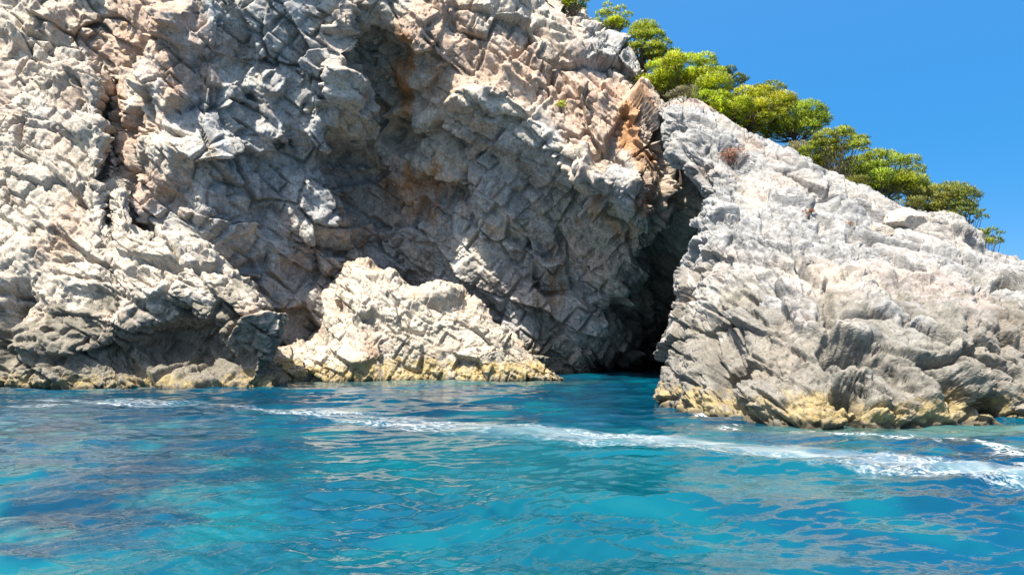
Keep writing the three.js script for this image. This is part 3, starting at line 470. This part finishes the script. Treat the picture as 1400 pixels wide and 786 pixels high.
const seaMat = new THREE.MeshPhysicalMaterial({ vertexColors: true, roughness: 0.02, ior: 1.333, bumpMap: ripple, bumpScale: 0.014 }); seaMat.name = 'sea_water';
{
  const nu = seaT.length, nv = seaZ.length, p = new Float32Array(nu * nv * 3), c = new Float32Array(nu * nv * 3), uv = new Float32Array(nu * nv * 2), ix = [];
  const deep = [0.0004, 0.031, 0.064], blue = [0.0006, 0.052, 0.097], teal = [0.0008, 0.082, 0.110], sand = [0.004, 0.19, 0.19], shallow = [0.065, 0.135, 0.115];
  const spot = (x, z, cx, cz, rx, rz, n) => smooth(1.25, 0.45, Math.hypot((x - cx) / rx, (z - cz) / rz) + n * 0.7);
  for (let j = 0; j < nv; j++) for (let i = 0; i < nu; i++) {
    const z = seaZ[j], d = Math.max(3.2, -z), x = seaT[i] * d * 0.68, k = j * nu + i, fine = z < -3 && z > -75 && Math.abs(seaT[i]) < 2;
    p[k * 3] = x; p[k * 3 + 2] = z; p[k * 3 + 1] = fine ? seaHeight(x, z, d * (Math.abs(seaT[i]) < 1.12 ? 0.0045 : 0.012)) : 0; uv[k * 2] = x / 5; uv[k * 2 + 1] = z / 5;
    const n = fbm(x * 0.22, 3, z * 0.16, 5), m = fbm(x * 0.5 + 40, 8, z * 0.4, 4);
    let q = lerp3(deep, blue, smooth(-0.25, 0.25, n)); q = lerp3(q, teal, 0.85 * smooth(-0.05, 0.25, m));
    q = lerp3(q, teal, 0.8 * spot(x, z, 1.2, -17, 6, 7, n)); q = lerp3(q, sand, 0.4 * smooth(-0.2, 0.2, n + m) * spot(x, z, -6.2, -10.5, 3.8, 3.0, m)); q = lerp3(q, sand, 0.15 * spot(x, z, 1, -9, 3, 2, m));
    q = lerp3(q, deep, 0.7 * spot(x, z, -14, -34, 14, 8, n)); q = lerp3(q, deep, 0.7 * spot(x, z, 5.5, -35, 4, 12, n)); q = lerp3(q, shallow, 0.8 * spot(x, z, 13, -22.3, 8, 1.8, m)); q = lerp3(q, shallow, 0.5 * spot(x, z, -5, -48.5, 12, 3, m));  // the dark spots paint in the outcrop's dark reflection and the shade before the cave
    c.set(q, k * 3);
    if (i < nu - 1 && j < nv - 1) { const a = k, b = k + 1, e = k + nu, f = e + 1; ix.push(a, b, f, a, f, e); }
  }
  const g = new THREE.BufferGeometry(); g.setAttribute('position', new THREE.BufferAttribute(p, 3)); g.setAttribute('color', new THREE.BufferAttribute(c, 3)); g.setAttribute('uv', new THREE.BufferAttribute(uv, 2)); g.setIndex(ix); g.computeVertexNormals();
  top(new THREE.Mesh(g, seaMat), 'water', { kind: 'structure' });
}
stage('sea');

// ------------------------------------------------------------------ foam: the wake of a boat and the wash along the rocks
function foamTexture(w, h, f) { const d = new Uint8Array(w * h * 4); for (let j = 0; j < h; j++) for (let i = 0; i < w; i++) { const v = Math.max(0, Math.min(1, f(i / w, j / h))) * 255; d.set([v, v, v, 255], (j * w + i) * 4); } const t = new THREE.DataTexture(d, w, h); t.magFilter = THREE.LinearFilter; t.needsUpdate = true; return t; }
function strip(path, name, tex, colour, lift) {                     // path: [px, py on the sea, width in metres]
  const pts = path.map(([x, y, w]) => { const p = at(x, y, seaDepth(y)); return [p[0], p[2], w]; }), curve = new THREE.CatmullRomCurve3(pts.map((q) => new THREE.Vector3(q[0], q[2], q[1])));
  const nu = 600, nv = 40, p = [], uv = [], ix = [];
  for (let i = 0; i <= nu; i++) { const c = curve.getPoint(i / nu), t = curve.getTangent(i / nu), l = Math.hypot(t.x, t.z); for (let j = 0; j <= nv; j++) { const s = (j / nv - 0.5) * c.y, x = c.x - t.z / l * s, z = c.z + t.x / l * s; p.push(x, seaHeight(x, z, Math.max(3.2, -z) * 0.0045) + lift, z); uv.push(i / nu, j / nv); if (i < nu && j < nv) { const a = i * (nv + 1) + j; ix.push(a, a + nv + 1, a + 1, a + 1, a + nv + 1, a + nv + 2); } } }
  const g = new THREE.BufferGeometry(); g.setAttribute('position', new THREE.Float32BufferAttribute(p, 3)); g.setAttribute('uv', new THREE.Float32BufferAttribute(uv, 2)); g.setIndex(ix); g.computeVertexNormals();
  if (g.attributes.normal.getY(5) < 0) { for (let i = 0; i < ix.length; i += 3) [ix[i], ix[i + 1]] = [ix[i + 1], ix[i]]; g.setIndex(ix); g.computeVertexNormals(); }
  return top(new THREE.Mesh(g, new THREE.MeshStandardMaterial({ color: colour, roughness: 0.75, alphaMap: tex, transparent: true })), name, { kind: 'stuff' });
}
const lace = (x, y, s) => { const wx = x + 0.5 * noise(x * 1.3, y * 1.3, s), wy = y + 0.5 * noise(x * 1.3 + 9, y * 1.3, s); return Math.max(0, 1 - Math.abs(fbm(wx * 1.6, wy * 1.6, s, 5)) * 7); };
{
  const L = 42;
  const wake = foamTexture(2048, 256, (u, v) => {
    const x = u * L, y = (v - 0.5) * mix(4.5, 3.6, u), e = smooth(1, 0.55, Math.abs(v - 0.5) * 2 + 0.35 * fbm(x * 0.7, y * 0.9, 2, 4)), patch = smooth(-0.15, 0.3, fbm(x * 0.28, y * 0.5, 7, 4) + 0.1 * u);
    const l = Math.max(lace(x * 1.3, y * 1.5, 3), 0.9 * lace(x * 3.6, y * 3.8, 5), smooth(0.3, 0.42, fbm(x * 7, y * 8, 41, 3))), crest = smooth(0.42, 0.1, Math.abs(v - 0.62 + 0.16 * noise(x * 0.25, 1, 1)) * 3) * smooth(0.0, 0.3, fbm(x * 1.6, y * 2.2, 11, 6) + 0.04);
    const milk = smooth(0.22, 0.6, u) * smooth(0.95, 0.1, Math.abs(v - 0.42) * 2.2 + 0.3 * fbm(x * 0.5, y, 5, 3)) * (0.20 + 0.42 * fbm(x * 0.9, y * 1.6, 4, 5));
    const grit = 0.25 + 0.75 * smooth(-0.2, 0.2, fbm(x * 5, y * 6, 31, 3));
    return 0.78 * smooth(1, 0.9, u) * e * Math.max(milk, grit * 0.75 * l * patch * smooth(0.1, 0.5, e), grit * 0.8 * crest * mix(0.36, 0.42, u));
  });
  strip([[-90, 556, 3.6], [60, 552, 4.0], [200, 552, 4.0], [330, 556, 3.8], [420, 564, 3.8], [520, 573, 3.6], [650, 586, 3.6], [800, 596, 3.2], [950, 608, 3.2], [1100, 622, 3.3], [1250, 636, 3.5], [1400, 648, 3.6], [1520, 656, 3.6], [1700, 668, 3.4], [1900, 682, 3.6]], 'wake_foam', wake, new THREE.Color().setRGB(0.72, 0.78, 0.80), 0.012);
  const wash = foamTexture(1024, 128, (u, v) => { const x = u * 22, y = v * 2; return 0.7 * lace(x * 1.6, y * 2.2, 23) * smooth(0.02, 0.35, fbm(x * 0.5, y, 27, 4) + 0.08 * u) * smooth(1, 0.6, Math.abs(v - 0.5) * 2); });
  strip([[905, 556, 2.2], [960, 575, 1.8], [1040, 589, 1.4], [1120, 596, 1.4], [1210, 600, 1.6], [1300, 602, 1.8], [1420, 628, 2.4], [1500, 634, 2.4]], 'wash_foam', wash, new THREE.Color().setRGB(0.75, 0.78, 0.76), 0.014);
}
stage('foam');

// ------------------------------------------------------------------ plants
const leafMat = (n, t) => { const m = new THREE.MeshPhysicalMaterial({ vertexColors: true, roughness: 0.9, transmission: t, side: THREE.DoubleSide, specularIntensity: 0.3 }); m.name = n; return m; };
const needleMat = leafMat('pine_needles', 0.42), barkMat = new THREE.MeshStandardMaterial({ color: new THREE.Color().setRGB(0.075, 0.058, 0.045), roughness: 0.95, bumpMap: rockBump, bumpScale: 0.03 });
function limb(points, r0, r1, out) {                                 // a tapered tube
  const curve = new THREE.CatmullRomCurve3(points), n = 8, m = 6, fr = curve.computeFrenetFrames(n), at0 = out.p.length / 3;
  for (let i = 0; i <= n; i++) { const c = curve.getPoint(i / n), r = mix(r0, r1, i / n); for (let j = 0; j <= m; j++) { const a = j / m * 2 * Math.PI, x = fr.normals[i].clone().multiplyScalar(Math.cos(a)).addScaledVector(fr.binormals[i], Math.sin(a)); out.p.push(c.x + x.x * r, c.y + x.y * r, c.z + x.z * r); out.n.push(x.x, x.y, x.z); out.t.push(j / m * 0.2, i / n * 0.5); if (i < n && j < m) { const q = at0 + i * (m + 1) + j; out.ix.push(q, q + 1, q + m + 1, q + 1, q + m + 2, q + m + 1); } } }
}
const woodMesh = (o, name) => { const g = new THREE.BufferGeometry(); g.setAttribute('position', new THREE.Float32BufferAttribute(o.p, 3)); g.setAttribute('normal', new THREE.Float32BufferAttribute(o.n, 3)); g.setAttribute('uv', new THREE.Float32BufferAttribute(o.t, 2)); g.setIndex(o.ix); const m = new THREE.Mesh(g, barkMat); m.name = name; return m; };
function tufts(clumps, density, len, tint, r) {                      // needle tufts on the outside of flattened clumps
  const p = [], c = [], n = [];
  for (const { x, y, z, rx, ry, rz } of clumps) {
    const count = Math.round(density * (rx * ry + rx * rz + ry * rz));
    const shadeOf = 0.8 + 0.4 * r(), yel = r();
    for (let i = 0; i < count; i++) {
      const u = r() * 2 - 1, a = r() * 6.283, s = Math.sqrt(1 - u * u), k = 0.55 + 0.5 * Math.pow(r(), 0.6), dx = s * Math.cos(a), dy = u, dz = s * Math.sin(a);
      if (dy < -0.35 && r() < 0.7) continue;
      const cx = x + dx * rx * k, cy = y + dy * ry * k, cz = z + dz * rz * k, f = shadeOf * (0.7 + 0.6 * r()), cc = [mix(tint[0], tint[0] * 1.25, yel) * f, tint[1] * f, tint[2] * f];
      for (let q = 0; q < 4; q++) {
        const ax = dx * 0.7 + (r() - 0.5) * 1.3, ay = dy * 0.5 + 0.5 + (r() - 0.5) * 1.1, az = dz * 0.7 + (r() - 0.5) * 1.3, l = len * (0.6 + 0.7 * r()) / Math.hypot(ax, ay, az), w = len * 0.17;
        const bx = (r() - 0.5), by = (r() - 0.5), bz = (r() - 0.5), bl = w / Math.hypot(bx, by, bz);
        p.push(cx - bx * bl, cy - by * bl, cz - bz * bl, cx + bx * bl, cy + by * bl, cz + bz * bl, cx + ax * l, cy + ay * l, cz + az * l);
        for (let e = 0; e < 3; e++) { c.push(...cc); n.push(dx, dy + 0.25, dz); }
      }
    }
  }
  const g = new THREE.BufferGeometry(); g.setAttribute('position', new THREE.Float32BufferAttribute(p, 3)); g.setAttribute('color', new THREE.Float32BufferAttribute(c, 3)); g.setAttribute('normal', new THREE.Float32BufferAttribute(n, 3)); g.normalizeNormals(); return g;
}
function groundAt(s, x, z) { let b = 1e9, y = 0; for (let i = 0; i < s.nu * s.nv; i++) { const d = (s.pos[i * 3] - x) ** 2 + (s.pos[i * 3 + 2] - z) ** 2; if (d < b) { b = d; y = s.pos[i * 3 + 1]; } } return y; }
let treeSeed = 100; const BIG = 1.42;
function pine({ px, py, w, h, depth, tint, label, foot, lean = 0, flat = 0.55, clumps = 13 }) {
  clumps = Math.round(clumps * 1.9);
  const r = rng(treeSeed++), m = depth / FOCAL, c = at(px, py, depth), W = w * m / 2 * BIG, Hh = h * m / 2 * BIG;
  const fx = foot !== undefined ? at(foot, py, depth)[0] : c[0] + (r() - 0.5) * W * 0.4, fy = groundAt(hill, fx, c[2]) - 0.15;
  const g = new THREE.Group(); g.position.set(fx, fy, c[2]);
  const mid = new THREE.Vector3(c[0] - fx, c[1] - fy, 0), list = [];
  for (let i = 0; i < clumps; i++) {
    const a = i * 2.4 + r() * 0.8, q = Math.sqrt((i + 0.4) / clumps), up = (r() * 2 - 1) * (1 - q * 0.55), s = (0.17 + 0.28 * r() * r()+ 0.08 * r()) * Math.min(W, Hh * 1.4) * (0.8 + 0.3 * (1 - q));
    list.push({ x: mid.x + Math.cos(a) * q * W * 0.78, y: mid.y + up * Hh * 0.72 + (1 - q * q) * Hh * 0.25, z: Math.sin(a) * q * W * 0.78, rx: s, ry: s * flat, rz: s });
  }
  const trunk = { p: [], n: [], t: [], ix: [] }, br = { p: [], n: [], t: [], ix: [] };
  const bend = new THREE.Vector3(mid.x * 0.35 + lean, mid.y * 0.45, (r() - 0.5) * 0.3), topv = mid.clone().add(new THREE.Vector3(0, Hh * 0.1, 0)), rr = 0.05 + 0.035 * h * m;
  limb([new THREE.Vector3(0, 0, 0), bend.clone().multiplyScalar(0.5).add(new THREE.Vector3(lean * 0.3, 0, 0)), bend, topv], rr, rr * 0.35, trunk);
  for (const k of list) { const e = new THREE.Vector3(k.x, k.y - k.ry * 0.2, k.z), s = bend.clone().lerp(topv, 0.1 + 0.6 * r()), mm = s.clone().lerp(e, 0.55).add(new THREE.Vector3(0, -0.1 * Hh, 0)); limb([s, mm, e], rr * 0.42, rr * 0.12, br); }
  g.add(woodMesh(trunk, 'trunk')); g.add(woodMesh(br, 'branches'));
  const crown = new THREE.Mesh(tufts(list, 300, 0.175, tint, r), needleMat); crown.name = 'crown'; g.add(crown);
  return top(g, 'pine_tree', { label, category: 'tree', group: 'pines along the ridge above the cliff' });
}
const LIME = [0.34, 0.46, 0.01], OLIVE = [0.25, 0.36, 0.02], DARK = [0.10, 0.16, 0.012], GREY = [0.19, 0.20, 0.09];
pine({ px: 783, py: 2, w: 44, h: 34, depth: 58, tint: LIME, label: 'small yellow-green pine on the highest rock of the ridge' });
pine({ px: 836, py: 32, w: 42, h: 44, depth: 58, tint: LIME, label: 'small rounded lime-green pine alone on the steep upper skyline' });
pine({ px: 878, py: 68, w: 58, h: 66, depth: 57, tint: OLIVE, clumps: 15, label: 'olive pointed pine growing on the grey blocky skyline rock' });
pine({ px: 934, py: 108, w: 96, h: 58, depth: 55, tint: LIME, clumps: 22, label: 'broad bright lime pine just above the dark rock chimney' });
pine({ px: 992, py: 113, w: 50, h: 30, depth: 58, tint: DARK, clumps: 10, label: 'small dark green pine crown peeping over broad lime pine' });
pine({ px: 975, py: 152, w: 80, h: 58, depth: 53, tint: LIME, clumps: 18, label: 'bright lime pine leaning over the knobbly rock top' });
pine({ px: 1025, py: 160, w: 84, h: 66, depth: 55, tint: [0.34, 0.40, 0.012], clumps: 18, label: 'yellowish green pine in the thick of the ridge thicket' });
pine({ px: 1082, py: 172, w: 82, h: 64, depth: 57, tint: OLIVE, clumps: 18, label: 'rounded olive pine with see-through grey branches' });
pine({ px: 1116, py: 220, w: 64, h: 60, depth: 58, tint: [0.22, 0.28, 0.03], clumps: 12, label: 'dull olive pine behind the umbrella-shaped pine' });
pine({ px: 1143, py: 205, w: 76, h: 46, depth: 50, foot: 1133, tint: [0.24, 0.31, 0.015], flat: 0.4, clumps: 14, lean: 0.3, label: 'umbrella-shaped pine with dark bare leaning trunk on pale rock' });
pine({ px: 1208, py: 246, w: 86, h: 62, depth: 52, tint: OLIVE, clumps: 18, label: 'dome-shaped olive pine between umbrella pine and big pale boulder' });
pine({ px: 1286, py: 276, w: 70, h: 50, depth: 52, tint: [0.20, 0.25, 0.035], clumps: 13, label: 'thin grey-green pine behind the big pale boulder' });
pine({ px: 1318, py: 300, w: 46, h: 36, depth: 50, tint: DARK, flat: 0.35, clumps: 9, label: 'dark flat-layered pine low on the end of the ridge' });
pine({ px: 1348, py: 328, w: 44, h: 26, depth: 49, tint: [0.2, 0.27, 0.012], flat: 0.4, clumps: 8, label: 'lowest small green pine where the ridge meets the sky' });
function shrub({ px, py, w, h, depth, face, tint, label, on, name = 'shrub', category = 'shrub', density = 420, len = 0.12 }) {
  const r = rng(treeSeed++), m = depth / FOCAL, c = face ? place(face, px, py) : at(px, py, depth), W = w * m / 2, Hh = h * m / 2, g = new THREE.Group(), list = [], br = { p: [], n: [], t: [], ix: [] };
  g.position.set(c[0], face ? c[1] - 0.1 : c[1] - Hh, face ? c[2] + 0.1 : c[2]);
  for (let i = 0; i < 7; i++) { const a = i * 2.4, q = Math.sqrt((i + 0.3) / 7) * 0.7, s = (0.3 + 0.2 * r()) * Math.min(W, Hh * 1.6); const k = { x: Math.cos(a) * q * W, y: Hh * (0.8 + 0.7 * (r() - 0.3) * (1 - q)), z: Math.sin(a) * q * W, rx: s, ry: s * 0.8, rz: s }; list.push(k); limb([new THREE.Vector3(0, -0.25, 0), new THREE.Vector3(k.x * 0.4, k.y * 0.4, k.z * 0.4), new THREE.Vector3(k.x, k.y, k.z)], 0.025, 0.008, br); }
  g.add(woodMesh(br, 'stems')); const f = new THREE.Mesh(tufts(list, density, len, tint, r), needleMat); f.name = 'foliage'; g.add(f);
  return top(g, name, { label, category, group: on });
}
const low = 'low shrubs along the ridge', dry = 'dry reddish shrubs on the headland';
shrub({ px: 935, py: 128, w: 60, h: 24, depth: 50, tint: GREY, label: 'grey-green low shrub on top of the knobbly rock below broad lime pine', on: low });
shrub({ px: 893, py: 130, w: 26, h: 18, depth: 55, tint: [0.13, 0.16, 0.03], label: 'small green shrub at the upper mouth of the rock chimney', on: low });
shrub({ px: 1050, py: 206, w: 42, h: 28, depth: 46.5, tint: LIME, label: 'round lime-green shrub at the edge of the pale headland rock', on: low });
shrub({ px: 1165, py: 250, w: 60, h: 26, depth: 46, tint: [0.16, 0.18, 0.015], label: 'yellow-green shrub beside the bare trunk of umbrella pine', on: low });
shrub({ px: 1250, py: 276, w: 60, h: 26, depth: 46, tint: [0.16, 0.18, 0.015], label: 'yellow-green shrub just above the big pale boulder', on: low });
shrub({ px: 1090, py: 205, w: 60, h: 40, depth: 52, tint: GREY, label: 'greyish shrub under the rounded olive pine', on: low });
shrub({ px: 1000, py: 178, w: 50, h: 26, depth: 49, tint: [0.30, 0.36, 0.01], label: 'fresh green shrub on the edge above the knobbly headland top', on: low });
shrub({ px: 1120, py: 238, w: 46, h: 22, depth: 47, tint: [0.22, 0.26, 0.03], label: 'olive shrub at the foot of umbrella pine on its uphill side', on: low });
shrub({ px: 1290, py: 294, w: 50, h: 20, depth: 46, tint: [0.24, 0.28, 0.02], label: 'low green shrub behind the long rounded slab', on: low });
shrub({ px: 1340, py: 330, w: 40, h: 16, depth: 46, tint: [0.2, 0.25, 0.02], label: 'low green shrub at the bottom end of the ridge', on: low });
shrub({ px: 768, py: 148, w: 20, h: 22, depth: 52.6, face: cliff, tint: LIME, label: 'lone green shrub rooted in a crack high on the cliff face', on: undefined });
shrub({ px: 868, py: 108, w: 22, h: 28, depth: 55.5, tint: GREY, label: 'dry olive shrub in cracks of the upper cliff edge', on: low });
pine({ px: 908, py: 88, w: 46, h: 40, depth: 58, tint: OLIVE, clumps: 10, label: 'small olive pine between the pointed pine and broad lime pine' });
pine({ px: 1052, py: 140, w: 56, h: 40, depth: 60, tint: [0.17, 0.22, 0.03], clumps: 10, label: 'dull green pine top rising behind the ridge thicket' });
pine({ px: 1176, py: 240, w: 52, h: 44, depth: 56, tint: [0.16, 0.21, 0.02], clumps: 10, label: 'mid green pine filling the gap beyond umbrella pine' });
pine({ px: 1252, py: 262, w: 54, h: 44, depth: 56, tint: [0.20, 0.27, 0.015], clumps: 10, label: 'fresh green pine between dome-shaped pine and thin grey-green pine' });
const RED = [0.30, 0.16, 0.10];
shrub({ px: 1002, py: 226, w: 64, h: 46, depth: 41, face: head, tint: RED, label: 'wide dry pinkish-brown shrub on the knobbly headland top', on: dry, density: 240 });
shrub({ px: 1105, py: 297, w: 20, h: 20, depth: 35, face: head, tint: RED, label: 'small dry reddish shrub in the middle of the bare headland slope', on: dry, density: 260 });
shrub({ px: 1160, py: 308, w: 36, h: 16, depth: 35, face: head, tint: [0.36, 0.22, 0.13], label: 'low dry tan shrub beside a crack on the headland slope', on: dry, density: 200 });
shrub({ px: 1215, py: 300, w: 14, h: 20, depth: 38, face: head, tint: RED, label: 'tiny dry brown shrub against the big perched boulder', on: dry, density: 260 });
stage('plants');

// ------------------------------------------------------------------ loose boulders on the headland
function boulder(px, py, w, h, depth, seed, label, turn = 0) {
  const g = new THREE.IcosahedronGeometry(1, 15), p = g.attributes.position, c = new Float32Array(p.count * 3), uv = new Float32Array(p.count * 2), m = depth / FOCAL, o = at(px, py, depth), r = rng(seed);
  const planes = Array.from({ length: 13 }, () => { const v = new THREE.Vector3(r() - 0.5, r() - 0.5, r() - 0.5).normalize(); return [v, 0.66 + 0.24 * r()]; }), v = new THREE.Vector3();
  for (let i = 0; i < p.count; i++) {
    v.fromBufferAttribute(p, i).normalize(); let k = 1; for (const [n, d] of planes) { const t = v.dot(n); if (t > 0.01) k = Math.min(k, d / t); }
    const d = k + 0.05 * fbm(v.x * 3 + seed, v.y * 3, v.z * 3, 5) - 0.03 * smooth(0.1, 0, Math.abs(noise(v.x * 2.5 + seed, v.y * 4, v.z * 2.5)));
    p.setXYZ(i, v.x * d * w * m / 2, v.y * d * h * m / 2, v.z * d * w * m * 0.42); uv[i * 2] = v.x * 0.3 + v.z * 0.2; uv[i * 2 + 1] = v.y * 0.3;
    c.set(stoneColour(o[0] + v.x, o[1] + v.y + 9, o[2] + v.z, 0.05, { o: 200, grey: -0.2, pink: 0.2, rust: 0, brown: 0, streak: 0, dark: 0.25, spray: 0, sprayTop: 0, algae: -9, ochre: 0 }), i * 3);
  }
  g.setAttribute('color', new THREE.BufferAttribute(c, 3)); g.setAttribute('uv', new THREE.BufferAttribute(uv, 2)); g.computeVertexNormals();
  const b = new THREE.Mesh(g, rockMat); b.position.set(...o); b.rotation.z = turn;
  return top(b, 'boulder', { label, category: 'boulder', group: 'loose boulders on the headland crest' });
}
boulder(1240, 303, 66, 40, 37, 31, 'big pale angular boulder perched on the crest below grey-green pine', 0.15);
boulder(1300, 312, 70, 36, 37.5, 33, 'long rounded pale slab next to the big perched boulder', -0.35);
boulder(1205, 318, 40, 22, 36, 35, 'small flat boulder wedged below the big perched boulder', -0.2);
{ const n = {}; scene.traverse((o) => { if (o.isMesh) { let r = o; while (r.parent !== scene) r = r.parent; const k = r.name.replace(/_\d+$/, ''); n[k] = (n[k] || 0) + (o.geometry.index ? o.geometry.index.count : o.geometry.attributes.position.count) / 3; } }); console.log(JSON.stringify(n), Object.values(n).reduce((a, b) => a + b)); }
stage('done');
renderer.render(scene, camera);
